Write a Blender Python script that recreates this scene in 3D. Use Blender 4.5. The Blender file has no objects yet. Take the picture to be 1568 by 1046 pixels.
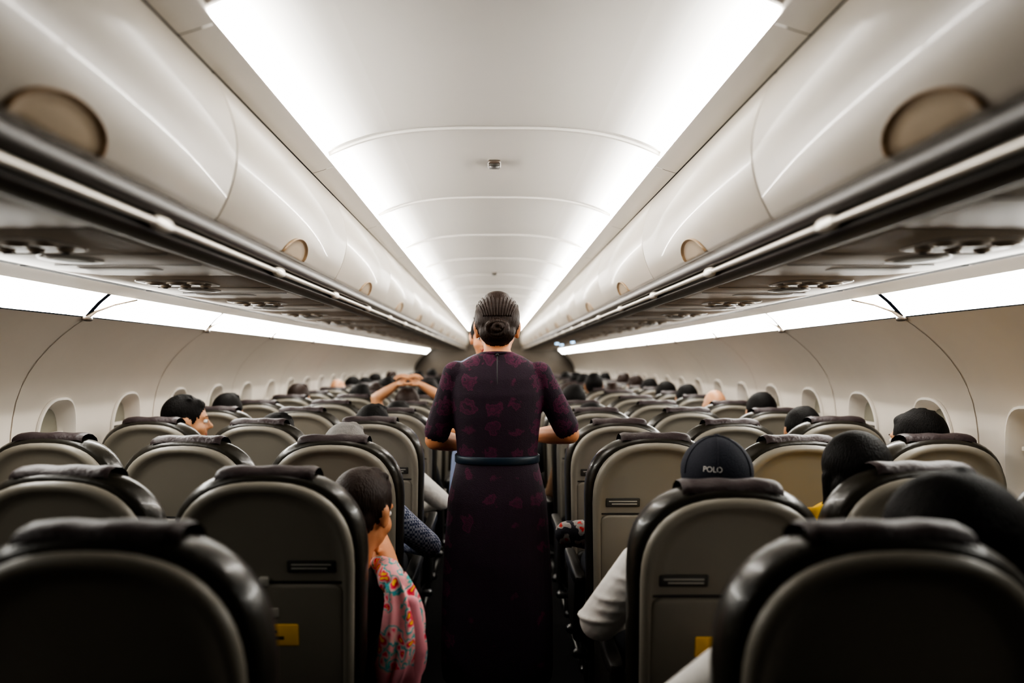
import bpy, math, random, bmesh
from mathutils import Vector, Matrix
from mathutils.bvhtree import BVHTree
random.seed(4)
ZC = 1.42
V = Vector
scene = bpy.context.scene
COL = scene.collection

# ------------------------------------------------------------------ materials
def mat(name, col, rough=0.5, metal=0.0, coat=0.0, bump=0.0, bscale=60, var=0.06, vscale=8, emis=None, estr=0, sheen=0, spec=0.5, stretch=None):
    m = bpy.data.materials.new(name); m.use_nodes = True
    nt = m.node_tree; b = nt.nodes['Principled BSDF']
    b.inputs['Roughness'].default_value = rough
    b.inputs['Metallic'].default_value = metal
    b.inputs['Coat Weight'].default_value = coat
    b.inputs['Specular IOR Level'].default_value = spec
    if sheen: b.inputs['Sheen Weight'].default_value = sheen
    tc = nt.nodes.new('ShaderNodeTexCoord')
    n = nt.nodes.new('ShaderNodeTexNoise'); n.inputs['Scale'].default_value = vscale
    nt.links.new(tc.outputs['Object'], n.inputs['Vector'])
    mr = nt.nodes.new('ShaderNodeMapRange')
    mr.inputs['To Min'].default_value = 1 - var; mr.inputs['To Max'].default_value = 1 + var
    nt.links.new(n.outputs['Fac'], mr.inputs['Value'])
    mx = nt.nodes.new('ShaderNodeVectorMath'); mx.operation = 'SCALE'
    mx.inputs[0].default_value = col
    nt.links.new(mr.outputs['Result'], mx.inputs['Scale'])
    nt.links.new(mx.outputs['Vector'], b.inputs['Base Color'])
    if bump:
        n2 = nt.nodes.new('ShaderNodeTexNoise'); n2.inputs['Scale'].default_value = bscale
        if stretch:
            mp = nt.nodes.new('ShaderNodeMapping'); mp.inputs['Scale'].default_value = stretch
            nt.links.new(tc.outputs['Object'], mp.inputs['Vector']); nt.links.new(mp.outputs['Vector'], n2.inputs['Vector'])
        else:
            nt.links.new(tc.outputs['Object'], n2.inputs['Vector'])
        bp = nt.nodes.new('ShaderNodeBump'); bp.inputs['Strength'].default_value = bump; bp.inputs['Distance'].default_value = 0.01
        nt.links.new(n2.outputs['Fac'], bp.inputs['Height']); nt.links.new(bp.outputs['Normal'], b.inputs['Normal'])
    if emis:
        b.inputs['Emission Color'].default_value = (*emis, 1); b.inputs['Emission Strength'].default_value = estr
    return m

def ramp_fabric(name, base, stops, scale, rand=0.3, rough=0.75, dims=(1, .25, 1), dist=.05, nscale=22):
    m = mat(name, base, rough, bump=.25, bscale=300)
    nt = m.node_tree; b = nt.nodes['Principled BSDF']
    tc = nt.nodes.new('ShaderNodeTexCoord')
    ns = nt.nodes.new('ShaderNodeTexNoise'); ns.inputs['Scale'].default_value = nscale
    nt.links.new(tc.outputs['Object'], ns.inputs['Vector'])
    sc = nt.nodes.new('ShaderNodeVectorMath'); sc.operation = 'SCALE'; sc.inputs['Scale'].default_value = dist
    nt.links.new(ns.outputs['Color'], sc.inputs[0])
    ad = nt.nodes.new('ShaderNodeVectorMath'); ad.operation = 'ADD'
    nt.links.new(tc.outputs['Object'], ad.inputs[0]); nt.links.new(sc.outputs['Vector'], ad.inputs[1])
    mp = nt.nodes.new('ShaderNodeMapping'); mp.inputs['Scale'].default_value = dims
    nt.links.new(ad.outputs['Vector'], mp.inputs['Vector'])
    vo = nt.nodes.new('ShaderNodeTexVoronoi'); vo.inputs['Scale'].default_value = scale; vo.inputs['Randomness'].default_value = rand
    nt.links.new(mp.outputs['Vector'], vo.inputs['Vector'])
    cr = nt.nodes.new('ShaderNodeValToRGB'); el = cr.color_ramp.elements
    el[0].position, el[0].color = stops[0][0], (*stops[0][1], 1)
    el[1].position, el[1].color = stops[1][0], (*stops[1][1], 1)
    for p, c in stops[2:]:
        e = el.new(p); e.color = (*c, 1)
    nt.links.new(vo.outputs['Distance'], cr.inputs['Fac'])
    nt.links.new(cr.outputs['Color'], b.inputs['Base Color'])
    return m, vo, cr

M = {}
M['ceil'] = mat('ceiling_panel_white', (.47, .455, .425), .42, var=.02)
M['trim'] = mat('ceiling_trim_white', (.64, .61, .565), .4, var=.02)
M['bin'] = mat('bin_door_satin_white', (.66, .615, .545), .33, coat=.15, var=.02)
M['latch'] = mat('bin_latch_beige', (.42, .29, .17), .35, coat=.2)
M['latchf'] = mat('bin_latch_face', (.60, .50, .37), .35, coat=.2)
M['dark'] = mat('dark_rail_brown', (.030, .022, .015), .38)
M['gap'] = mat('seam_black', (.012, .012, .012), .8)
M['rail'] = mat('rail_aluminium', (.78, .74, .67), .30, metal=.5)
M['psu'] = mat('psu_taupe', (.30, .24, .18), .42, var=.04)
M['psu2'] = mat('psu_insert_dark', (.07, .053, .04), .35, coat=.2)
M['wall'] = mat('sidewall_offwhite', (.76, .70, .62), .45, var=.03)
M['bezel'] = mat('window_bezel', (.80, .75, .68), .3)
M['glass'] = mat('window_pane_night', (.06, .07, .06), .06, coat=.8)
M['shade'] = mat('window_shade', (.26, .25, .20), .4)
M['lampc'] = mat('ceiling_light_lens', (1, 1, 1), .5, emis=(1.0, .96, .905), estr=56)
M['lampw'] = mat('sidewall_light_lens', (1, 1, 1), .5, emis=(1.0, .98, .92), estr=19)
M['lampd'] = mat('sidewall_light_lens_dimmed', (1, 1, 1), .5, emis=(1.0, .98, .92), estr=7)
M['off'] = mat('light_lens_unlit', (.7, .7, .68), .4)
M['sign'] = mat('reading_light_blue', (1, 1, 1), .5, emis=(.35, .65, 1.0), estr=14)
M['carpet'] = mat('carpet_dark', (.012, .011, .012), .95, bump=.5, bscale=400)
M['shell'] = mat('seat_shell_grey', (.228, .210, .175), .40, var=.10, vscale=5)
M['leather'] = mat('seat_leather_black', (.026, .023, .017), .33, coat=.15, bump=.12, bscale=45)
M['cover'] = mat('headrest_cover_burgundy', (.030, .018, .019), .5, bump=.25, bscale=80)
M['tray'] = mat('tray_grey', (.205, .188, .156), .36, var=.06)
M['plate'] = mat('label_plate', (.05, .048, .043), .4)
M['platew'] = mat('latch_light', (.42, .41, .37), .35)
M['yellow'] = mat('safety_label_yellow', (.95, .56, .02), .5)
M['metal'] = mat('seat_leg_metal', (.2, .2, .2), .35, metal=.9)
M['arm'] = mat('armrest_plastic', (.030, .028, .025), .4)
M['bulk'] = mat('bulkhead', (.10, .08, .06), .5)
M['skin'] = mat('skin_tan', (.50, .25, .13), .5, bump=.05, bscale=200)
M['skin2'] = mat('skin_warm', (.60, .27, .13), .5, bump=.05, bscale=200)
M['hair'] = mat('hair_black', (.006, .005, .0045), .6, bump=.5, bscale=60, stretch=(4, 4, .7), spec=.15)
M['hairb'] = mat('hair_dark_brown', (.020, .009, .005), .5, bump=.35, bscale=60, stretch=(4, 4, .7), spec=.28)
M['hairg'] = mat('hair_grey', (.18, .17, .16), .6, bump=.6, bscale=80, stretch=(4, 4, 1), var=.3, vscale=50)
M['eye'] = mat('eye_white', (.75, .72, .68), .2)
M['iris'] = mat('eye_dark', (.01, .008, .006), .15)
M['lip'] = mat('lips', (.38, .10, .08), .4)
M['pants'] = mat('trousers_dark', (.012, .013, .018), .8)
M['shoe'] = mat('shoe_black', (.01, .01, .01), .35)
M['white'] = mat('shirt_white', (.66, .64, .61), .8, bump=.7, bscale=16)
M['navy'] = mat('cap_navy', (.006, .008, .018), .8, bump=.3, bscale=300)
M['blk'] = mat('shirt_black', (.010, .010, .012), .8)
M['ylw'] = mat('shirt_yellow', (.95, .58, .01), .75)
M['tan'] = mat('shirt_tan', (.22, .13, .07), .8)
M['red'] = mat('hair_tie_red', (.85, .12, .02), .5)
M['belt'] = mat('belt_teal', (.008, .022, .038), .4)
M['blue'] = mat('shirt_light_blue', (.28, .34, .52), .8, bump=.3, bscale=14)
dk = (.013, .0015, .012); mg = (.080, .0032, .036); md_ = (.036, .0024, .021)
M['dress'], _, _ = ramp_fabric('dress_purple_floral', dk, [(0, dk), (.06, dk), (.10, mg), (.16, md_), (.20, dk), (.25, mg), (.33, md_), (.38, mg), (.43, dk), (.47, dk), (1, (.018, .002, .017))], 12.5, .22, dist=.055, nscale=42)
M['floral'], _, _ = ramp_fabric('pink_floral_cloth', (.7, .3, .3), [(0, (.90, .50, .03)), (.17, (.90, .55, .04)), (.20, (.75, .03, .06)), (.31, (.85, .07, .14)), (.36, (.84, .38, .42)), (.46, (.86, .55, .5)), (.5, (.05, .40, .48)), (.58, (.10, .42, .34)), (.62, (.84, .40, .42)), (1, (.85, .36, .40))], 34, 1)
M['pink'] = mat('pink_lining', (.85, .34, .40), .8, bump=.5, bscale=12)
M['flor2'], _, _ = ramp_fabric('white_red_floral', (.7, .7, .7), [(0, (.5, .02, .02)), (.2, (.55, .04, .03)), (.26, (.3, .28, .26)), (.45, (.35, .32, .30)), (.5, (.02, .02, .03)), (1, (.02, .02, .03))], 30, 1)
mchk = mat('shirt_checked', (.3, .35, .5), .8)
nt = mchk.node_tree; ck = nt.nodes.new('ShaderNodeTexChecker'); tc = nt.nodes.new('ShaderNodeTexCoord')
ck.inputs['Scale'].default_value = 110; ck.inputs['Color1'].default_value = (.36, .38, .46, 1); ck.inputs['Color2'].default_value = (.06, .08, .15, 1)
nt.links.new(tc.outputs['Object'], ck.inputs['Vector']); nt.links.new(ck.outputs['Color'], nt.nodes['Principled BSDF'].inputs['Base Color'])
M['check'] = mchk
# ceiling panel edge: lamp wash painted as an emission gradient, not a lamp
mglow = mat('ceiling_panel_painted_glow', (.50, .485, .455), .42, var=.02)
nt = mglow.node_tree; b = nt.nodes['Principled BSDF']; tc = nt.nodes.new('ShaderNodeTexCoord'); sx = nt.nodes.new('ShaderNodeSeparateXYZ')
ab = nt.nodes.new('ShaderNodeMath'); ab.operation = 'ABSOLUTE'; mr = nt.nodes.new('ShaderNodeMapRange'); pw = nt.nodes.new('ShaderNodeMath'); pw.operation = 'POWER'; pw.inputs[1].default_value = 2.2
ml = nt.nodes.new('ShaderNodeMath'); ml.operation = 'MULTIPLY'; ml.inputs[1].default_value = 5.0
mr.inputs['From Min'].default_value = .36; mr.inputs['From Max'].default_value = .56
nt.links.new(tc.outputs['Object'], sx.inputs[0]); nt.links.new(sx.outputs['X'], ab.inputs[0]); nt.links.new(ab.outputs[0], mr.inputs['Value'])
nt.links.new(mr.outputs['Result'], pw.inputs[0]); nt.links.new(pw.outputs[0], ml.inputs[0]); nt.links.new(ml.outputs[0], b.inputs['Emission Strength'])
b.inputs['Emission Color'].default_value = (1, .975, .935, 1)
M['ceil_glow'] = mglow

# ------------------------------------------------------------------ geometry helper
class Geo:
    def __init__(s): s.v = []; s.f = []; s.m = []
    def add(s, verts, faces, m):
        o = len(s.v); s.v += [V(p) for p in verts]
        for f in faces: s.f.append(tuple(i + o for i in f)); s.m.append(m)
    def merge(s, g, mtx=None, flip=False):
        o = len(s.v); s.v += [(mtx @ p if mtx else p.copy()) for p in g.v]
        for f, m in zip(g.f, g.m):
            ff = tuple(i + o for i in f)
            s.f.append(ff[::-1] if flip else ff); s.m.append(m)
    def loft(s, rings, m, cap=True, closed=True, mats=None, jm=None):
        n = len(rings[0]); vs = [p for r in rings for p in r]; o = len(s.v); s.v += [V(p) for p in vs]
        for i in range(len(rings) - 1):
            mm = mats[i] if mats else m
            for j in range(n if closed else n - 1):
                k = (j + 1) % n
                s.f.append((o + i*n + j, o + i*n + k, o + (i+1)*n + k, o + (i+1)*n + j)); s.m.append(jm(j) if jm else mm)
        if cap:
            s.f.append(tuple(o + j for j in range(n))[::-1]); s.m.append(mats[0] if mats else m)
            b = o + (len(rings) - 1) * n
            s.f.append(tuple(b + j for j in range(n))); s.m.append(mats[-1] if mats else m)
    def sup(s, c, r, m, e1=1.0, e2=1.0, R=None, n=24, k=14):
        c = V(c); sg = lambda a, e: math.copysign(abs(a) ** e, a)
        rings = []
        for i in range(k + 1):
            a = -math.pi/2 + .04 + (math.pi - .08) * i / k
            rg = []
            for j in range(n):
                t = 2 * math.pi * j / n
                p = V((r[0]*sg(math.cos(a), e1)*sg(math.cos(t), e2), r[1]*sg(math.cos(a), e1)*sg(math.sin(t), e2), r[2]*sg(math.sin(a), e1)))
                if R: p = R @ p
                rg.append(c + p)
            rings.append(rg)
        s.loft(rings, m)
    def cap(s, p0, p1, r0, r1, m, n=14, flat=1.0, fdir=None):
        p0 = V(p0); p1 = V(p1); d = (p1 - p0)
        if d.length < 1e-6: d = V((0, 0, 1))
        d.normalize()
        u = V(fdir) if fdir else (V((0, 0, 1)) if abs(d.z) < .8 else V((0, 1, 0)))
        u = (u - d * u.dot(d)).normalized(); w = d.cross(u)
        rings = []
        for i in range(5):
            a = -math.pi/2 + .12 + (math.pi/2 - .12) * i / 4
            rings.append([p0 + d*r0*math.sin(a) + (u*math.cos(t)*flat + w*math.sin(t))*r0*math.cos(a) for t in [2*math.pi*j/n for j in range(n)]])
        for i in range(5):
            a = (math.pi/2 - .12) * i / 4
            rings.append([p1 + d*r1*math.sin(a) + (u*math.cos(t)*flat + w*math.sin(t))*r1*math.cos(a) for t in [2*math.pi*j/n for j in range(n)]])
        s.loft(rings, m)
    def path(s, pts, rad, m, n=10, **k):
        if not isinstance(rad, (list, tuple)): rad = [rad] * len(pts)
        for i in range(len(pts) - 1): s.cap(pts[i], pts[i+1], rad[i], rad[i+1], m, n, **k)
    def box(s, a, b, m):
        x0, y0, z0 = a; x1, y1, z1 = b
        s.add([(x0,y0,z0),(x1,y0,z0),(x1,y1,z0),(x0,y1,z0),(x0,y0,z1),(x1,y0,z1),(x1,y1,z1),(x0,y1,z1)],
              [(0,3,2,1),(4,5,6,7),(0,1,5,4),(1,2,6,5),(2,3,7,6),(3,0,4,7)], m)
    def plate(s, x0, x1, z0, z1, y, th, rad, m):
        def rr(ins, yy):
            o = []
            for cx, cz, a0 in ((x1-rad, z0+rad, -90), (x1-rad, z1-rad, 0), (x0+rad, z1-rad, 90), (x0+rad, z0+rad, 180)):
                for q in range(5):
                    a = math.radians(a0 + q * 22.5); o.append((cx + (rad-ins)*math.cos(a), yy, cz + (rad-ins)*math.sin(a)))
            return o
        i2 = min(rad*.6, th*.6)
        s.loft([rr(0, y), rr(0, y - th*.6), rr(i2*.4, y-th*.88), rr(i2, y - th)], m)
    def mesh(s, name, mats, smooth=True, angle=None, recalc=True):
        me = bpy.data.meshes.new(name); me.from_pydata([tuple(p) for p in s.v], [], s.f)
        for k in mats: me.materials.append(M[k])
        ix = {k: i for i, k in enumerate(mats)}
        me.polygons.foreach_set('material_index', [ix[k] for k in s.m])
        if recalc:
            bm = bmesh.new(); bm.from_mesh(me); bmesh.ops.recalc_face_normals(bm, faces=bm.faces); bm.to_mesh(me); bm.free()
        me.polygons.foreach_set('use_smooth', [smooth] * len(me.polygons))
        if smooth and angle:
            try: me.set_sharp_from_angle(angle=math.radians(angle))
            except Exception: pass
        me.update(); return me
    def obj(s, name, loc=(0, 0, 0), **k):
        me = s.mesh(name, sorted(set(s.m)), **k)
        o = bpy.data.objects.new(name, me); o.location = loc; COL.objects.link(o); return o

def inst(name, me, loc, scale=(1, 1, 1), rz=0):
    o = bpy.data.objects.new(name, me); o.location = loc; o.scale = scale; o.rotation_euler = (0, 0, rz); COL.objects.link(o); return o

def remesh(g, vox, smooth=3):
    me = g.mesh('tmp', sorted(set(g.m)))
    o = bpy.data.objects.new('tmp', me); COL.objects.link(o)
    md = o.modifiers.new('r', 'REMESH'); md.mode = 'VOXEL'; md.voxel_size = vox
    sm = o.modifiers.new('s', 'SMOOTH'); sm.factor = .5; sm.iterations = smooth
    dg = bpy.context.evaluated_depsgraph_get()
    em = bpy.data.meshes.new_from_object(o.evaluated_get(dg))
    bv = BVHTree.FromPolygons([tuple(p) for p in g.v], g.f)
    r = Geo(); r.v = [v.co.copy() for v in em.vertices]
    for p in em.polygons:
        loc, no, idx, d = bv.find_nearest(p.center)
        r.f.append(tuple(p.vertices)); r.m.append(g.m[idx] if idx is not None else g.m[0])
    bpy.data.objects.remove(o); bpy.data.meshes.remove(me); bpy.data.meshes.remove(em)
    return r

# ------------------------------------------------------------------ cabin shell
Y0, Y1 = -2.12, 17.36
def W(p, s, y): return (s * p[0], y, ZC + p[1])
def sweep(g, prof, s, y0, y1, m, steps=1):
    rings = [[W(p, s, y0 + (y1 - y0) * i / steps) for p in prof] for i in range(steps + 1)]
    g.loft(rings, m, cap=False, closed=False)

g = Geo(); g.box((-1.62, Y0, -.05), (1.62, Y1, 0), 'carpet'); g.obj('floor', smooth=False)
def arch(x): return .79 - .122 * (abs(x) / .62) ** 3.3
NP = [(.40 + 1.13 * i) for i in range(-2, 15)]
g = Geo()
xs = [-.575 + 1.15 * i / 40 for i in range(41)]
for y in NP:
    ya, yb = y + .004, y + 1.126
    rings = []
    for yy, dz in ((ya - .002, .012), (ya, -.003), (ya + .008, -.006), (ya + .016, -.003), (ya + .020, .001), (ya + .05, .002), (yb - .03, .002), (yb - .01, .002), (yb, .008)):
        rings.append([(x, yy, ZC + arch(x) + dz) for x in xs])
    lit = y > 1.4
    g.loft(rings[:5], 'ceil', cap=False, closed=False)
    g.loft(rings[4:7], 'ceil', cap=False, closed=False, jm=lambda j: 'ceil_glow' if lit and (j < 8 or j > 31) else 'ceil')  # outer columns of lit panels carry the painted glow
    g.loft(rings[6:], 'ceil', cap=False, closed=False)
g.box((-.66, Y0, ZC + .84), (.66, Y1, ZC + .88), 'ceil')
for s in (-1, 1):
    for y in NP:
        sweep(g, [(.560, .672), (.550, .668), (.5445, .662), (.55, .657), (.585, .645), (.615, .636), (.622, .640), (.622, .66)], s, y + .002, y + 1.128, 'trim')
    sweep(g, [(.622, .84), (.622, .65), (.66, .645)], s, Y0, Y1, 'ceil')
    sweep(g, [(.575, .655), (.634, .632), (.66, .64)], s, Y0, Y1, 'gap')
g.obj('ceiling', angle=50)
g = Geo()
for s in (-1, 1):
    for y in NP:
        if y < 1.4: continue
        sweep(g, [(.552, .669), (.556, .682), (.560, .700), (.566, .71)], s, y + .022, y + 1.11, 'lampc')
g.obj('ceiling_light_strip')
g = Geo()
for s in (-1, 1):
    for y in NP:
        sweep(g, [(.557, .666), (.561, .682), (.565, .700), (.571, .712)], s, y, y + 1.13, 'trim')
g.obj('ceiling_light_housing')
g = Geo(); g.sup((0, 0, 0), (.026, .05, .008), 'psu2', .4, .3); g.box((-.02, -.04, -.01), (.02, .04, -.007), 'plate')
me = g.mesh('ceiling_sensor', ['psu2', 'plate'])
for y in (3.14, 7.1): inst('ceiling_sensor', me, (0, y, ZC + arch(0) - .004))

# bins
BP = [(.66, .655), (.632, .648), (.625, .640), (.613, .622), (.594, .585), (.578, .54), (.568, .495), (.566, .45), (.573, .405), (.587, .36), (.604, .325), (.612, .314), (.63, .306), (.70, .30)]
def smoothp(P, n=3):
    out = []
    for i in range(len(P) - 1):
        p0 = V(P[max(i-1, 0)]); p1 = V(P[i]); p2 = V(P[i+1]); p3 = V(P[min(i+2, len(P)-1)])
        for k in range(n):
            t = k / n
            out.append(tuple(.5*((2*p1) + (-p0+p2)*t + (2*p0-5*p1+4*p2-p3)*t*t + (-p0+3*p1-3*p2+p3)*t**3)))
    out.append(P[-1]); return out
BPS = smoothp(BP)
def bin_mesh(s):
    g = Geo(); L = 1.28
    rings = []
    for yy, off in ((0.0025, .012), (.004, .002), (.010, 0), (L/2, 0), (L - .010, 0), (L - .004, .002), (L - .0025, .012)):
        rings.append([(s * (p[0] + off), yy, p[1]) for p in BPS])
    g.loft(rings, 'bin', cap=False, closed=False)
    low = [p for p in BPS if p[1] <= .62 and p[0] < .64 and p[1] > .313][::-1]
    seg = [0]
    for i in range(1, len(low)): seg.append(seg[-1] + (V(low[i]) - V(low[i-1])).length)
    def at(u):
        u = max(0, u)
        for i in range(1, len(seg)):
            if u <= seg[i]:
                t = (u - seg[i-1]) / (seg[i] - seg[i-1]); return V(low[i-1]).lerp(V(low[i]), t)
        return V(low[-1])
    cy = L / 2; A, B = .125, .060
    def pt(r, a, off):
        p = at(B * r * math.sin(a))
        return V((s * (p[0] - off), cy + A * r * math.cos(a), p[1]))
    rings = []
    for r, off in ((1.0, .001), (.975, .007), (.94, .009), (.90, .006), (.87, .0015), (.6, .0015), (.3, .0015), (.05, .0015)):
        rings.append([pt(r, math.pi * i / 24, off) for i in range(25)])
    g.loft(rings, 'latch', cap=False, closed=False, mats=['latch']*4 + ['latchf']*3)
    return g.mesh('overhead_bin', ['bin', 'latch', 'latchf'], angle=55)
for s in (-1, 1):
    bm_ = bin_mesh(s)
    for i in range(-2, 13): inst('overhead_bin', bm_, (0, .45 + 1.28 * i, ZC))

for s, nm in ((-1, 'trim_1'), (1, 'trim_2')):
    g = Geo()
    sweep(g, smoothp([(.66, .312), (.618, .310), (.608, .300), (.606, .285), (.612, .27), (.628, .262), (.632, .25), (.63, .238), (.645, .228), (.675, .226), (.69, .234)]), s, Y0, Y1, 'dark')
    g.obj(nm, angle=60)
    g = Geo()
    rc = (.616, .2525)
    ring = [(rc[0] + .0075*math.cos(a), rc[1] + .0075*math.sin(a)) for a in [math.pi*2*i/10 for i in range(10)]]
    g.loft([[W(p, s, yy) for p in ring] for yy in (Y0, Y1)], 'rail')
    y = .66
    while y < Y1 - .3:
        g.sup(W(rc, s, y), (.013, .045, .013), 'rail', .6, .8, n=16, k=10)
        g.sup(W((rc[0]+.012, rc[1]), s, y), (.016, .03, .008), 'dark', .6, .6, n=12, k=8)
        y += .79
    g.obj('grab_rail', angle=60)

def psu_mesh():
    g = Geo(); L = .77
    rings = []
    for yy, dz in ((.0025, .01), (.004, .0015), (.01, 0), (L-.01, 0), (L-.004, .0015), (L-.0025, .01)):
        rings.append([(x, yy, z + dz) for x, z in ((.678, .242), (.682, .232), (.70, .229), (.80, .228), (.93, .228), (1.05, .230), (1.15, .240), (1.25, .256), (1.282, .262), (1.29, .27), (1.29, .30))])
    g.loft(rings, 'psu', cap=False, closed=False)
    z = .2285
    g.sup((.93, .19, z), (.105, .10, .0025), 'psu2', .3, .5)
    for dx in (-.06, 0, .06):
        g.sup((.93+dx, .165, z-.002), (.026, .026, .005), 'psu', .5, 1, n=18, k=8)
        g.sup((.93+dx, .165, z-.005), (.017, .017, .004), 'psu2', .5, 1, n=16, k=8)
        g.sup((.93+dx, .24, z-.002), (.017, .017, .008), 'psu', .6, 1, n=16, k=8)
        g.sup((.93+dx, .24, z-.008), (.008, .008, .004), 'gap', .6, 1, n=12, k=8)
    g.sup((.95, .41, z), (.062, .085, .003), 'psu2', .4, 1)
    g.sup((.95, .41, z-.001), (.045, .066, .0035), 'plate', .4, 1)
    g.sup((.93, .60, z), (.10, .03, .002), 'psu2', .2, .3)
    g.box((.70, .325, z - .001), (1.05, .3275, z + .001), 'gap')
    g.box((.70, .52, z - .001), (1.05, .5225, z + .001), 'gap')
    g.box((1.262, .01, .2575), (1.290, L - .01, .2625), 'gap')
    return g.mesh('passenger_service_unit', ['psu', 'psu2', 'gap', 'plate'], angle=50)
pm = psu_mesh()
for s in (-1, 1):
    for i in range(-3, 21):
        y = .58 + .77 * i
        if y + .77 < Y1: inst('passenger_service_unit', pm, (0, y, ZC), scale=(s, 1, 1))
for x, y in ((.93, 9.3), (.93, 10.84), (.80, 10.0)):
    g = Geo(); g.sup((0, 0, 0), (.022, .022, .006), 'sign', .6, 1, n=16, k=8); g.sup((0, 0, .004), (.028, .028, .006), 'psu2', .6, 1, n=16, k=8)
    g.obj('reading_light', (x, y, ZC + .220))

# side walls with window openings
WP = smoothp([(1.49, .157), (1.566, .103), (1.642, .032), (1.70, -.043), (1.741, -.13), (1.763, -.238), (1.771, -.367), (1.772, -.54), (1.766, -.68), (1.75, -.83), (1.72, -.98), (1.67, -1.15), (1.61, -1.28), (1.59, -1.42)], 4)
sl = [0]
for i in range(1, len(WP)): sl.append(sl[-1] + (V(WP[i]) - V(WP[i-1])).length)
def wat(u):
    u = min(max(u, 0), sl[-1])
    for i in range(1, len(sl)):
        if u <= sl[i] + 1e-9:
            t = (u - sl[i-1]) / (sl[i] - sl[i-1]); return V(WP[i-1]).lerp(V(WP[i]), t)
    return V(WP[-1])
zi = min(range(len(WP)), key=lambda i: abs(WP[i][1] + .385)); UC = sl[zi]
TW = .595; NA = 40; PJ = TW * 2; PJ0 = 2.86
WINY = [3.157 - TW * 8 + TW * i for i in range(0, 33)]
WINY = [y for y in WINY if Y0 + .3 < y < Y1 - .2]
def sq(a, hx, hz, e):
    c, s_ = math.cos(a), math.sin(a); return math.copysign(abs(c)**e, c)*hx, math.copysign(abs(s_)**e, s_)*hz
def rect(a, hx, hz):
    c, s_ = math.cos(a), math.sin(a); k = max(abs(c)/hx, abs(s_)/hz); return c/k, s_/k
for s, nm in ((-1, 'wall_left'), (1, 'wall_right')):
    g = Geo()
    for yc in WINY:
        hz = .32
        ang = sorted(set([2*math.pi*i/NA for i in range(NA)] + [math.atan2(b*hz, a*TW/2) % (2*math.pi) for a in (1, -1) for b in (1, -1)]))
        rings = []
        for t in (0, .08, .2, .4, .7, 1):
            r = []
            for a in ang:
                p = V(sq(a, .135, .208, .72)); q = V(rect(a, TW/2, hz)); w = p.lerp(q, t); uv = wat(UC - w.y)
                r.append((s * uv[0], yc + w.x, ZC + uv[1]))
            rings.append(r)
        g.loft(rings, 'wall', cap=False)
        for u0, u1, n in ((0, UC - hz, 12), (UC + hz, sl[-1], 14)):
            g.loft([[(s*wat(u0+(u1-u0)*i/n)[0], yy, ZC + wat(u0+(u1-u0)*i/n)[1]) for i in range(n+1)] for yy in (yc - TW/2, yc + TW/2)], 'wall', cap=False, closed=False)
    y = PJ0 - PJ * 4
    while y < Y1:
        rr = []
        for i in range(30):
            p = wat(sl[-1] * i / 29); rr.append((s*(p[0] - .0015), y - .002, ZC + p[1] - .001))
        g.loft([rr, [(a, b + .004, c) for a, b, c in rr]], 'psu', cap=False, closed=False)
        y += PJ
    sweep(g, [(1.405, .242), (1.37, .262), (1.32, .285), (1.28, .29)], s, Y0, Y1, 'wall')
    o = g.obj(nm, angle=60)
    bm = bmesh.new(); bm.from_mesh(o.data); bmesh.ops.remove_doubles(bm, verts=bm.verts, dist=.0004); bm.to_mesh(o.data); bm.free()
    g = Geo(); y = PJ0 - PJ * 4
    while y < Y1 - .3:
        sweep(g, [(1.487, .161), (1.468, .183), (1.44, .213), (1.405, .242)], s, y + .015, min(y + PJ - .015, Y1), 'lampw' if y > 1.2 else ('lampd' if y > .2 else 'off'))
        g.path([W((1.486, .158), s, y), W((1.462, .182), s, y + .02), W((1.43, .210), s, y + .09), W((1.395, .236), s, y + .2)], [.007, .005, .004, .003], 'psu', n=8)
        g.sup(W((1.486, .153), s, y), (.012, .03, .010), 'psu2', .7, .7, n=12, k=8)
        y += PJ
    g.obj('sidewall_light_strip')
def win_mesh():
    g = Geo(); rings = []; ang = [2*math.pi*i/NA for i in range(NA)]
    for hx, hz, e, dx in ((.146, .222, .72, -.001), (.144, .220, .72, -.009), (.136, .211, .72, -.012), (.128, .203, .72, -.004), (.117, .186, .76, .03), (.108, .173, .8, .055)):
        r = []
        for a in ang:
            p = sq(a, hx, hz, e); uv = wat(UC - p[1]); r.append((uv[0] + dx, p[0], uv[1]))
        rings.append(r)
    g.loft(rings, 'bezel', cap=False)
    r = rings[-1]; g.add(r, [tuple(range(len(r)))], 'glass')
    pts = [p for p in [(q[0]-.004, q[1]*1.0, q[2]) for q in r] if p[2] > -.30]
    pts.sort(key=lambda p: math.atan2(p[2] + .30, p[1]))
    g.add(pts, [tuple(range(len(pts)))], 'shade')
    g.box((1.795, -.105, -.306), (1.812, .105, -.292), 'bezel')
    return g.mesh('window', ['bezel', 'glass', 'shade'], angle=40)
wm = win_mesh(); n = 1
for s in (-1, 1):
    for yc in WINY:
        inst('window_%d' % n, wm, (0, yc, ZC), scale=(s, 1, 1)); n += 1

g = Geo()
g.box((-1.8, Y1, 0), (-.30, Y1 + .05, 2.4), 'bulk'); g.box((.30, Y1, 0), (1.8, Y1 + .05, 2.4), 'bulk')
g.box((-.30, Y1, 1.95), (.30, Y1 + .05, 2.4), 'bulk'); g.box((-.30, Y1 + .03, 0), (.30, Y1 + .06, 1.95), 'psu2')
g.obj('wall_front', smooth=False)
g = Geo(); g.box((-1.8, Y0 - .05, 0), (1.8, Y0, 2.4), 'bulk'); g.obj('wall_back', smooth=False)

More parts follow.
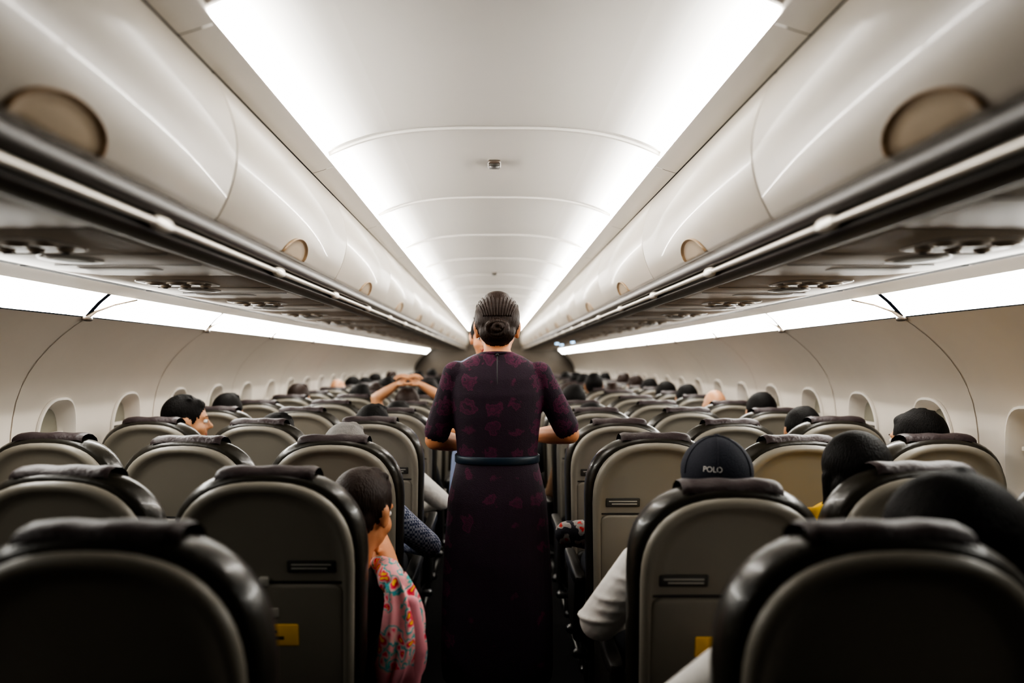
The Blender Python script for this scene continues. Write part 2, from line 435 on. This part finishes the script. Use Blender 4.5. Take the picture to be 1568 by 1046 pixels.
# ------------------------------------------------------------------ seat
SH = .13
def seat_mesh(recl=0.0):
    g = Geo(); T0 = 1.148
    def outl(e, y):
        Wd = .214 + e; T = T0 + e; hc = .205; p = 2.5; zb = .43
        left = []
        for i in range(9):
            z = zb + (T - hc - zb) * i / 9; left.append((-Wd * (.93 + .07 * i / 9), z))
        for i in range(13):
            a = math.pi/2 * i / 12
            left.append((-Wd * max(math.cos(a), 0) ** (2/p), T - hc + hc * math.sin(a) ** (2/p)))
        pts = left + [(-x, z) for x, z in left[:-1][::-1]]
        return [(x, y, z) for x, z in pts]
    B = [(.016, -.10), (.015, -.05), (.013, -.030), (.004, -.024), (.0, -.017), (.002, -.008), (.010, -.001), (.022, .0), (.034, -.004),
         (.034, .004), (.040, .012), (.055, .019), (.085, .022), (.115, .018), (.14, .004), (.152, -.02), (.156, -.07)]
    g.loft([outl(e, y) for y, e in B], 'shell', mats=['shell'] * 8 + ['leather'] * 8)
    path = [(.040, 1.154), (.042, 1.163), (.050, 1.170), (.062, 1.1745), (.085, 1.177), (.115, 1.172), (.14, 1.157), (.156, 1.12), (.162, 1.05), (.163, .97)]
    rings = []
    for y, z in path:
        rings.append([(x, y + (-.0 if abs(x) < .112 else .004), z + (.001 if abs(x) < .11 else -.004) - .5 * max(0, abs(x) - .05) ** 2 + .0015 * math.sin(x * 70)) for x in [-.118 + .236 * i / 20 for i in range(21)]])
    g.loft(rings, 'cover', cap=False, closed=False)
    g.plate(-.190, .190, .56, .902, .018, .014, .03, 'tray')
    g.box((-.192, .0125, .903), (.192, .0165, .909), 'arm')
    g.plate(-.012, .012, .896, .920, .016, .014, .005, 'platew')
    g.plate(.055, .170, .930, .960, .016, .004, .004, 'plate')
    g.plate(.065, .160, .947, .951, .0125, .001, .001, 'platew'); g.plate(.065, .150, .938, .942, .0125, .001, .001, 'platew')
    g.plate(-.05, .035, .822, .846, .006, .004, .004, 'platew')
    g.plate(-.035, .080, .752, .806, .006, .004, .004, 'yellow')
    g.plate(-.028, .045, .768, .776, .0022, .001, .001, 'plate'); g.plate(-.028, .03, .784, .791, .0022, .001, .001, 'plate')
    g.plate(-.185, .185, .44, .60, .02, .035, .03, 'arm')
    for v in g.v: v.y += (T0 - v.z) * SH
    if recl:
        R = Matrix.Rotation(recl, 4, 'X'); pv = V((0, .25, .45))
        for v in g.v:
            q = R @ (v - pv) + pv; v.x, v.y, v.z = q.x, q.y, q.z
    g.sup((0, .50, .415), (.225, .27, .065), 'leather', .35, .3)
    g.sup((0, .50, .34), (.21, .25, .03), 'arm', .3, .3)
    for sx in (-1, 1):
        g.sup((sx * .238, .42, .635), (.022, .23, .022), 'arm', .4, .4, n=16, k=10)
        g.cap((sx * .238, .22, .62), (sx * .238, .26, .42), .02, .022, 'arm', n=10)
        g.sup((sx*.235, .44, .50), (.012, .20, .12), 'arm', .4, .6, n=16, k=10)
    for sx in (-.14, .14):
        g.cap((sx, .33, .32), (sx, .24, .02), .016, .016, 'metal', n=8); g.cap((sx, .60, .32), (sx, .66, .02), .016, .016, 'metal', n=8)
        g.cap((sx, .22, .02), (sx, .68, .02), .018, .018, 'metal', n=8)
    g.cap((-.235, .33, .33), (.235, .33, .33), .02, .02, 'metal', n=8); g.cap((-.235, .60, .33), (.235, .60, .33), .02, .02, 'metal', n=8)
    return g.mesh('airline_seat', sorted(set(g.m)), angle=50)
sm = seat_mesh(); smr = seat_mesh(.085)
SX = (.545, 1.035, 1.50)
def DK(k): return 1.05 + .77 * k
for k in range(19):
    for s in (-1, 1):
        for x in SX:
            if k == 1 and s == 1 and x == .545: inst('airline_seat', smr, (s * (x + .012), DK(k) + .02, -.022), scale=(-s, 1, 1))
            elif k == 0: inst('airline_seat', sm, (s * (x + .014), DK(k), .012), scale=(-s, 1, 1))
            else: inst('airline_seat', sm, (s * x, DK(k) + random.uniform(-.015, .012), random.uniform(-.012, 0)), scale=(-s, 1, 1))

# ------------------------------------------------------------------ people
def hand_geo():
    g = Geo()
    g.sup((.045, 0, 0), (.048, .038, .014), 'skin', .8, .6)
    g.cap((-.02, 0, 0), (.02, 0, 0), .026, .028, 'skin', flat=.65)
    Ls = ((.040, .024, .018), (.044, .028, .019), (.042, .026, .018), (.033, .020, .016)); ys = (.029, .0095, -.0105, -.029); xb = (.086, .090, .086, .078)
    for L, y, x in zip(Ls, ys, xb):
        p = V((x - .02, y * .9, 0)); q = V((x, y, 0)); g.cap(p, q, .010, .0095, 'skin', n=10); a = .35; p = q; r = .009
        for i, l in enumerate(L):
            d = V((math.cos(a), y * .8, -math.sin(a))).normalized(); q = p + d * l
            g.cap(p, q, r, r * .92, 'skin', n=10); p = q; r *= .92; a += .5
    p = V((.015, .028, -.004)); a = [V((.045, .050, -.016)), V((.072, .060, -.026)), V((.094, .060, -.034))]; r = .013
    for q in a: g.cap(p, q, r, r*.85, 'skin', n=10); p = q; r *= .85
    return remesh(g, .003, 2)
HAND = hand_geo()
def put_hand(g, w, f, nrm, side, skin='skin', sc=1.0):
    f = V(f).normalized(); nrm = V(nrm); nrm = (nrm - f * nrm.dot(f)).normalized()
    b = nrm.cross(f) * side
    mt = Matrix(((f.x, b.x, nrm.x, w[0]), (f.y, b.y, nrm.y, w[1]), (f.z, b.z, nrm.z, w[2]), (0, 0, 0, 1))) @ Matrix.Scale(sc, 4)
    o = len(g.m); g.merge(HAND, mt, flip=side < 0); g.m[o:] = [skin] * (len(g.m) - o)

def head(g, ex, H, yaw=0, pitch=0, roll=0, hair='short', hm='hair', skin='skin', sc=1.0):
    R = (Matrix.Rotation(-yaw, 3, 'Z') @ Matrix.Rotation(roll, 3, 'Y') @ Matrix.Rotation(pitch, 3, 'X'))
    H = V(H)
    def T(p): return H + R @ (V(p) * sc)
    def E(c, r, m, q=g, **k): q.sup(T(c), tuple(x * sc for x in r), m, R=R, **k)
    def C(a, b, r0, r1, m, q=g): q.cap(T(a), T(b), r0*sc, r1*sc, m, n=10)
    E((0, -.008, .022), (.074, .092, .092), skin); E((0, .022, -.045), (.057, .064, .062), skin)
    E((0, .058, -.092), (.024, .022, .017), skin); E((.03, .04, -.03), (.035, .04, .035), skin); E((-.03, .04, -.03), (.035, .04, .035), skin)
    C((0, .082, .012), (0, .104, -.024), .008, .012, skin); C((-.009, .094, -.028), (.009, .094, -.028), .009, .009, skin)
    C((-.045, .070, .024), (-.012, .084, .022), .008, .009, skin); C((.045, .070, .024), (.012, .084, .022), .008, .009, skin)
    C((-.019, .081, -.056), (.019, .081, -.056), .006, .006, 'lip'); C((-.015, .080, -.064), (.015, .080, -.064), .007, .007, 'lip')
    for s in (-1, 1):
        E((s*.075, -.004, -.008), (.009, .019, .032), skin); E((s*.083, -.012, .006), (.006, .014, .02), skin)
        E((s*.030, .0755, .003), (.0125, .0125, .0105), 'eye', q=ex, n=14, k=10)
        E((s*.030, .0855, .003), (.0058, .0035, .0058), 'iris', q=ex, n=12, k=8)
        C((s*.012, .090, .025), (s*.045, .078, .026), .003, .002, 'hair', q=ex)
    if hair != 'bald':
        E((0, -.020, .036), (.083, .098, .093), hm)
        E((0, -.052, -.015), (.068, .055, .055), hm)
        E((0, .03, .078), (.058, .05, .03), hm)
    if hair == 'bald':
        E((0, -.04, -.03), (.07, .055, .03), 'hairg')
    if hair == 'short':
        rs = random.Random(7)
        for i in range(22):
            t = rs.uniform(0, 6.28); q = rs.uniform(.1, .95); a = q * 1.25
            d = V((math.sin(a)*math.cos(t), math.sin(a)*math.sin(t), math.cos(a)))
            p = V((d.x*.068, -.018 + d.y*.084, .034 + d.z*.080)); C(p, p + V((d.x*.014 + .012, d.y*.012 + .006, d.z*.012)), .016, .008, hm)
    if hair == 'big':
        E((0, -.025, .03), (.112, .115, .105), hm); E((0, -.05, -.06), (.10, .08, .10), hm)
        for i in range(9):
            x = -.09 + .0225*i; C((x*.6, -.02, .125 - abs(x)*.5), (x*1.15, -.10, .02), .02, .02, hm)
    if hair == 'long':
        E((0, -.02, .035), (.09, .103, .098), hm)
        for x in (-.06, -.03, 0, .03, .06): C((x, -.06, -.02), (x*1.15, -.085, -.24), .034, .022, hm)
        C((-.075, -.01, 0), (-.082, -.04, -.2), .022, .016, hm); C((.075, -.01, 0), (.082, -.04, -.2), .022, .016, hm)
    if hair == 'bun':
        E((0, -.022, .040), (.0845, .10, .092), hm)
        E((0, -.04, .085), (.062, .06, .05), hm)
        for i in range(13):
            ph = -1.15 + 2.3 * i / 12; P = []
            for u in range(9):
                t = u / 8; f = ph * (1 - .45 * t * t); th = .75 - 2.35 * t
                P.append(T((.0825*math.sin(f), -.022 + .098*math.cos(f)*math.sin(th), .040 + .090*math.cos(f)*math.cos(th))))
            ex.path(P, .0050*sc, hm, n=6)
        E((0, -.108, -.010), (.044, .030, .034), hm)
        P = [T(((.031 + .004*math.sin(3*a)) * math.cos(a), -.122 + .005*math.sin(2*a), -.010 + .024 * math.sin(a))) for a in [i*math.pi/8 for i in range(17)]]
        ex.path(P, .0115*sc, hm, n=8)
        P = [T((.013*math.cos(a), -.134, -.008 + .010 * math.sin(a))) for a in [i*math.pi/6 for i in range(11)]]
        ex.path(P, .009*sc, hm, n=8)

def ringz(c, rx, ry, n=28):
    c = V(c); e = .85
    sg = lambda a: math.copysign(abs(a) ** e, a)
    return [c + V((rx*sg(math.cos(t)), ry*sg(math.sin(t)), 0)) for t in [2*math.pi*j/n for j in range(n)]]

def seated(name, headx=0, top=1.25, hy=.29, yaw=0, pitch=0, roll=0, hair='short', hm='hair', skin='skin', topm='blk', botm='pants', elb=None, wri=None, sleeve=1.0, vox=.0075, tx=0, hsc=1.0, w=1.0, nx=None, nd=.155, sd=.07, sl_=.45, ar=1.0):
    g = Geo(); ex = Geo()
    H = V((headx, hy, top - .133 * hsc)); N = V((headx*.85 + tx*.15 if nx is None else nx, hy - .015, H.z - nd * hsc)); P = V((tx, .37, .49))
    def Q(t): return P.lerp(N, t) + V((0, -.012 * math.sin(math.pi * t), 0))
    secs = [(-.04, .13, .10), (0, .17, .125), (.18, .168, .125), (.4, .155, .115), (.65, .165, .115), (.82, .175, .105), (.92, .155, .085), (.99, .085, .062), (1.03, .05, .05)]
    g.loft([ringz(Q(t), rx * w, ry) for t, rx, ry in secs], topm)
    g.cap(N + V((0, 0, -.04)), H + V((0, -.015, -.04)), .052 * hsc, .05 * hsc, skin)
    head(g, ex, H, yaw, pitch, roll, hair, hm, skin, hsc)
    ax = (N - P).normalized(); lat = V((ax.z, 0, -ax.x)).normalized()
    elb = elb or {}; wri = wri or {}
    for s in (-1, 1):
        S = N + lat * (s * .162 * w) - ax * sd
        g.sup(S, (.058, .055, .055), topm)
        E_ = V(elb.get(s, (tx + s*.215, .36, .70))); Wr = V(wri.get(s, (tx + s*.09, .60, .675)))
        g.cap(N + lat*s*.05 - ax*.03, S, .045, .052, topm)
        if sleeve < .6:
            mid = S.lerp(E_, sl_); g.cap(S, mid, .055, .052, topm); g.cap(mid, E_, .043, .037, skin); fm = skin
        else:
            g.cap(S, E_, .055 * ar, .048 * ar, topm); fm = topm
            if ar > 1.1:
                for q in range(5):
                    c = S.lerp(E_, .15 + .19*q); g.sup(c + V((-.005 + .010*(q % 2), 0, 0)), (.058*ar, .056*ar, .015), topm)
        g.cap(E_, E_.lerp(Wr, .5), .043 * ar if fm == topm else .037, .037 * ar if fm == topm else .034, fm)
        g.cap(E_.lerp(Wr, .5), Wr, .037 * ar if fm == topm else .034, .031 if fm == topm else .024, fm)
        put_hand(ex, Wr + (Wr - E_).normalized() * .015, (Wr - E_), V((0, 0, 1)) + V((s*.2, -.3, 0)), s, skin)
        hp = V((tx + s*.09, .38, .53)); kn = V((tx + s*.12, .745, .565)); an = V((tx + s*.12, .76, .13))
        g.cap(hp, kn, .085, .060, botm); g.cap(kn, kn.lerp(an, .4), .058, .054, botm); g.cap(kn.lerp(an, .4), an, .054, .040, botm)
        g.cap(an + V((0, -.02, -.07)), an + V((0, .13, -.085)), .042, .034, 'shoe'); g.cap(an, an + V((0, -.01, -.06)), .04, .042, 'shoe')
    r = remesh(g, vox); r.merge(ex)
    return r.mesh(name, sorted(set(r.m)), recalc=False), H

def place(k, sx, me): return inst('seated_passenger', me, (sx, DK(k), 0))
AS, MS, WS = SX

me, Hc = seated('passenger', headx=.05, top=1.205, hair='short', topm='white', elb={-1: (-.255, .33, .71)}, wri={-1: (-.12, .56, .66)}, w=1.12, vox=.006, ar=1.2)
place(1, AS, me)
g = Geo(); rings = []
for i in range(13):
    a = math.pi/2 * i / 12 * .985 - .22 * (1 - i/12)
    rings.append([(Hc.x + .094*math.cos(a)*math.cos(t), Hc.y - .012 + .108*math.cos(a)*math.sin(t), Hc.z + .052 + .094*math.sin(a)) for t in [2*math.pi*j/36 for j in range(36)]])
g.loft(rings, 'navy')
g.sup((Hc.x, Hc.y - .012, Hc.z + .147), (.009, .009, .005), 'navy')
for j in range(6):
    t = math.pi/3 * j + .26
    g.path([V((Hc.x + .095*math.cos(a)*math.cos(t), Hc.y - .012 + .109*math.cos(a)*math.sin(t), Hc.z + .052 + .095*math.sin(a))) for a in [math.pi/2*q/8 for q in range(9)]], .0013, 'navy', n=6)
rings = []
for r_ in range(5):
    q = r_ / 4
    rings.append([(Hc.x + .088*math.sin(t)*(1 - .1*q), Hc.y + .075*math.cos(t) + .085*q*math.cos(t)**.7 , Hc.z + .045 - .02*q - .02*math.sin(t)**2) for t in [-1.35 + 2.7*i/16 for i in range(17)]])
g.loft(rings, 'navy', cap=False, closed=False)
g.path([V((Hc.x + .097*math.cos(t), Hc.y - .012 + .111*math.sin(t), Hc.z + .040)) for t in [-math.pi/2 - .45 + .9*i/8 for i in range(9)]], .006, 'navy', n=8)
capo = g.obj('baseball_cap', (AS, DK(1), 0), angle=60)
cu = bpy.data.curves.new('cap_lettering', 'FONT'); cu.body = 'POLO'; cu.size = .020; cu.extrude = .0006; cu.align_x = 'CENTER'
to = bpy.data.objects.new('tmpt', cu); COL.objects.link(to)
tm = bpy.data.meshes.new_from_object(to.evaluated_get(bpy.context.evaluated_depsgraph_get())); bpy.data.objects.remove(to)
for v in tm.vertices:
    x, z, dep = v.co.x, v.co.y, v.co.z
    t = -math.pi/2 - .42 + x / .10; a = .12 + z / .094
    rr = 1.012 + dep
    v.co = (Hc.x + .094*rr*math.cos(a)*math.cos(t), Hc.y - .012 + .108*rr*math.cos(a)*math.sin(t), Hc.z + .052 + .094*rr*math.sin(a))
tm.materials.clear(); tm.materials.append(M['white'])
to = bpy.data.objects.new('cap_lettering', tm); COL.objects.link(to); to.parent = capo

me, _ = seated('passenger', headx=.225, top=1.235, hair='big', topm='white', tx=0, nx=.10, roll=.15, elb={-1: (-.222, .33, .80)}, wri={-1: (-.06, .56, .67)}, w=1.12, ar=1.05)
place(0, AS, me)
me, _ = seated('passenger', headx=-.07, top=1.235, hair='long', topm='ylw', yaw=-.1, w=1.05, hsc=.95, vox=.0065, nx=-.10, nd=.09, sd=.02)
o = place(1, MS, me)
g = Geo()
for i in range(10):
    a = i*math.pi/5; b = a + math.pi/5
    g.cap(V((.020*math.cos(a), .016*math.sin(a), 0)), V((.020*math.cos(b), .016*math.sin(b), 0)), .008, .008, 'red', n=8)
g.obj('hair_tie', (MS - .135, DK(1) + .195, 1.075))
me, _ = seated('passenger', headx=.185, top=1.13, hy=.34, yaw=.45, pitch=-.2, hair='short', hm='hairb', topm='blk', skin='skin2', sleeve=.4, sl_=.25, tx=.03, nx=.135, elb={1: (.255, .33, .83)}, wri={1: (.20, .52, .90)}, w=.92, hsc=.97, vox=.0065)
place(1, -AS, me)
me, _ = seated('passenger', headx=0, top=1.20, hair='short', hm='hairg', topm='check', elb={1: (.30, .34, .73)}, wri={1: (.16, .58, .68)}, w=1.12)
place(2, -AS, me)
me, _ = seated('passenger', headx=-.02, top=1.225, hair='short', topm='white', elb={1: (.29, .34, .76)}, wri={1: (.16, .58, .68)}, w=1.1)
place(3, -AS, me)
me, _ = seated('passenger', headx=.03, top=1.185, hair='short', topm='blk', yaw=.3); place(3, -MS, me)
me, _ = seated('passenger', headx=.07, top=1.268, hair='short', topm='tan', yaw=1.15); place(3, -WS, me)
me, _ = seated('passenger', headx=.05, top=1.25, hair='short', topm='white', yaw=-.4); place(2, WS, me)
me, _ = seated('passenger', headx=0, top=1.13, hy=.36, pitch=-.3, hair='short', topm='flor2', elb={-1: (-.27, .36, .77)}, wri={-1: (-.14, .58, .68)}, w=1.1); place(2, AS, me)
me, _ = seated('passenger', headx=-.03, top=1.25, hair='short', hm='hairb', topm='tan', sleeve=.4, elb={-1: (-.24, .30, 1.17), 1: (.20, .30, 1.17)}, wri={-1: (-.10, .27, 1.26), 1: (.06, .27, 1.26)}); place(5, -AS, me)
GEN = [seated('passenger', hair='short', topm='blk', vox=.010)[0], seated('passenger', hair='long', topm='tan', vox=.010)[0],
       seated('passenger', hair='short', topm='white', hm='hairb', yaw=.3, vox=.010)[0], seated('passenger', hair='bald', topm='blue', vox=.010)[0],
       seated('passenger', hair='bun', hm='hairb', topm='check', vox=.010, yaw=-.3)[0]]
for k, x, top, v in ((3, 1.43, 1.215, 0), (4, -1.50, 1.245, 0), (6, -1.48, 1.256, 2), (6, -.5, 1.28, 0), (5, .52, 1.27, 0), (8, .95, 1.31, 0),
                     (10, 1.49, 1.285, 2), (6, 1.46, 1.25, 0), (5, 1.46, 1.245, 3), (4, 1.50, 1.25, 0), (10, -1.49, 1.24, 0), (7, -1.03, 1.23, 4), (8, -.54, 1.27, 1),
                     (9, .54, 1.25, 4), (9, 1.03, 1.255, 2), (11, -1.03, 1.27, 0), (12, .54, 1.265, 0), (12, -.54, 1.265, 2), (7, .54, 1.22, 1), (13, 1.03, 1.265, 0), (13, -.54, 1.27, 4), (4, -.54, 1.20, 0), (4, .54, 1.19, 1),
                     (7, -.56, 1.28, 0), (9, -.54, 1.29, 2), (9, -1.03, 1.27, 0), (10, .56, 1.29, 0), (8, -1.5, 1.26, 3), (8, 1.48, 1.26, 0), (11, .54, 1.29, 2), (11, 1.03, 1.28, 1), (12, -1.03, 1.29, 0), (7, 1.03, 1.24, 2), (10, -.54, 1.30, 0), (14, .54, 1.30, 0), (14, -.54, 1.29, 0), (13, -1.48, 1.28, 2), (12, 1.49, 1.27, 0), (15, .54, 1.3, 2), (16, -.54, 1.3, 0),
                     (7, 1.47, 1.25, 1), (6, -1.02, 1.25, 0), (6, .56, 1.26, 2), (8, -1.03, 1.27, 0), (9, 1.48, 1.27, 4), (11, -.54, 1.30, 0), (11, -1.49, 1.27, 0), (8, .52, 1.29, 0), (13, .54, 1.30, 4), (10, 1.03, 1.28, 0), (15, -1.03, 1.29, 0), (9, -1.49, 1.26, 1)):
    sc = top / 1.25
    inst('seated_passenger', GEN[v], (x, DK(k), 0), scale=(sc, 1, sc))

g = Geo(); rings = []
for i in range(19):
    t = i / 18; z = .855 - .30 * t
    w_ = .036 + .040 * math.sin(min(1, t * 1.6) * math.pi / 2) - .03 * max(0, t - .75) * 4
    c = (-.262 + .02 * math.sin(t * 4) + .015 * t, 2.03 + .015 * math.cos(t * 5), z)
    rings.append([(c[0] + w_ * (.72 + .13*math.sin(5*a + t*3) + .07*math.sin(11*a - t*5)) * math.cos(a), c[1] + w_ * (1.1 + .25*math.sin(6*a + t*4)) * math.sin(a), c[2] + .012*math.sin(4*a)) for a in [2*math.pi*j/64 for j in range(64)]])
g.loft(rings, 'floral', mats=['floral']*12 + ['pink']*6)
g.path([V((-.268, 2.05, .845)), V((-.285, 2.12, .85)), V((-.32, 2.2, .84))], [.036, .035, .035], 'floral')
g.path([V((-.212, 2.0, .80)), V((-.200, 2.0, .68)), V((-.212, 2.0, .56))], [.020, .028, .016], 'pink')
g.obj('floral_jacket')

def attendant(dress, pos, face=1, hair='bun', hm='hairb', elbows=None, wrists=None, vox=.0055, hsc=.97, belt=True, skin='skin2'):
    g = Geo(); ex = Geo()
    S_ = [(.30, .195, .155), (.34, .199, .16), (.55, .198, .158), (.72, .190, .152), (.85, .182, .142), (.93, .176, .132), (1.0, .160, .118), (1.075, .143, .102), (1.13, .146, .104), (1.22, .156, .108), (1.30, .163, .106), (1.355, .162, .095), (1.39, .150, .080), (1.415, .125, .068), (1.435, .092, .060), (1.448, .062, .054)]
    g.loft([ringz((0, 0, z), rx, ry, 36) for z, rx, ry in S_], dress)
    H = V((0, .025, 1.535))
    g.cap((0, -.002, 1.40), (0, .008, 1.50), .050, .047, skin)
    head(g, ex, H, 0, -.06, 0, hair, hm, skin, hsc)
    for s in (-1, 1):
        Sh = V((s*.150, 0, 1.372)); E_ = V(elbows[s]); Wr = V(wrists[s])
        g.sup(Sh, (.047, .050, .046), dress)
        g.cap(Sh, Sh.lerp(E_, .45), .046, .047, dress); g.cap(Sh.lerp(E_, .45), Sh.lerp(E_, .86), .047, .048, dress)
        g.cap(Sh.lerp(E_, .6), E_, .038, .036, skin); g.cap(E_, E_.lerp(Wr, .45), .036, .036, skin); g.cap(E_.lerp(Wr, .45), Wr, .036, .023, skin)
        put_hand(ex, Wr + (Wr - E_).normalized()*.015, Wr - E_, (s*.3, 0, 1), s, skin, .95)
        an = V((s*.075, 0, .12))
        g.cap((s*.08, 0, .55), (s*.078, -.005, .38), .07, .056, skin); g.cap((s*.078, -.005, .38), an, .054, .034, skin)
        g.cap(an, an + V((0, -.015, -.06)), .034, .032, 'shoe'); g.cap(an + V((0, -.02, -.05)), an + V((0, .14, -.085)), .032, .03, 'shoe')
        ex.cap(an + V((0, -.03, -.05)), an + V((0, -.035, -.107)), .014, .010, 'shoe', n=8)
    r = remesh(g, vox); r.merge(ex)
    col = [V((.060*math.cos(a), .0 + .055*math.sin(a), 1.443 - .004*math.sin(a))) for a in [2*math.pi*i/24 for i in range(25)]]
    r.path(col, .006, dress, n=8)
    if belt:
        rings = []
        for z, e in ((1.060, 0), (1.060, .005), (1.063, .007), (1.084, .007), (1.087, .005), (1.087, 0)):
            rings.append(ringz((0, 0, z), .1445 + e, .1035 + e, 36))
        r.loft(rings, 'belt', cap=False)
        r.cap((0, -.112, 1.34), (0, -.098, 1.435), .0016, .0016, 'shoe', n=6)
        r.sup((0, -.068, 1.44), (.006, .004, .006), 'shoe', n=10, k=6)
    m_ = r.mesh('flight_attendant', sorted(set(r.m)), recalc=False)
    return inst('flight_attendant', m_, pos, rz=0 if face > 0 else math.pi)
attendant('dress', (.010, 2.80, 0), elbows={-1: (-.225, .02, 1.135), 1: (.262, .03, 1.155)}, wrists={-1: (-.11, .22, 1.10), 1: (.13, .24, 1.13)})
attendant('blue', (-.045, 4.05, 0), face=-1, hair='short', hm='hair', elbows={-1: (-.20, .06, 1.10), 1: (.20, .06, 1.10)}, wrists={-1: (-.11, .26, 1.08), 1: (.11, .26, 1.08)}, vox=.007, belt=False)

# ------------------------------------------------------------------ world, camera
w = bpy.data.worlds.new('World'); scene.world = w; w.use_nodes = True
w.node_tree.nodes['Background'].inputs['Color'].default_value = (.01, .012, .016, 1)
cam = bpy.data.cameras.new('Camera'); co = bpy.data.objects.new('Camera', cam); COL.objects.link(co)
co.location = (0, 0, ZC); co.rotation_euler = (math.pi/2, 0, 0)
cam.sensor_width = 36; cam.lens = 27.55; cam.shift_x = .0172; cam.shift_y = .0187
cam.clip_start = .03; cam.clip_end = 60
cam.dof.use_dof = True; cam.dof.focus_distance = 2.75; cam.dof.aperture_fstop = 1.5
scene.camera = co
scene.view_settings.view_transform = 'AgX'
scene.view_settings.look = 'AgX - High Contrast'
scene.view_settings.exposure = 0.2
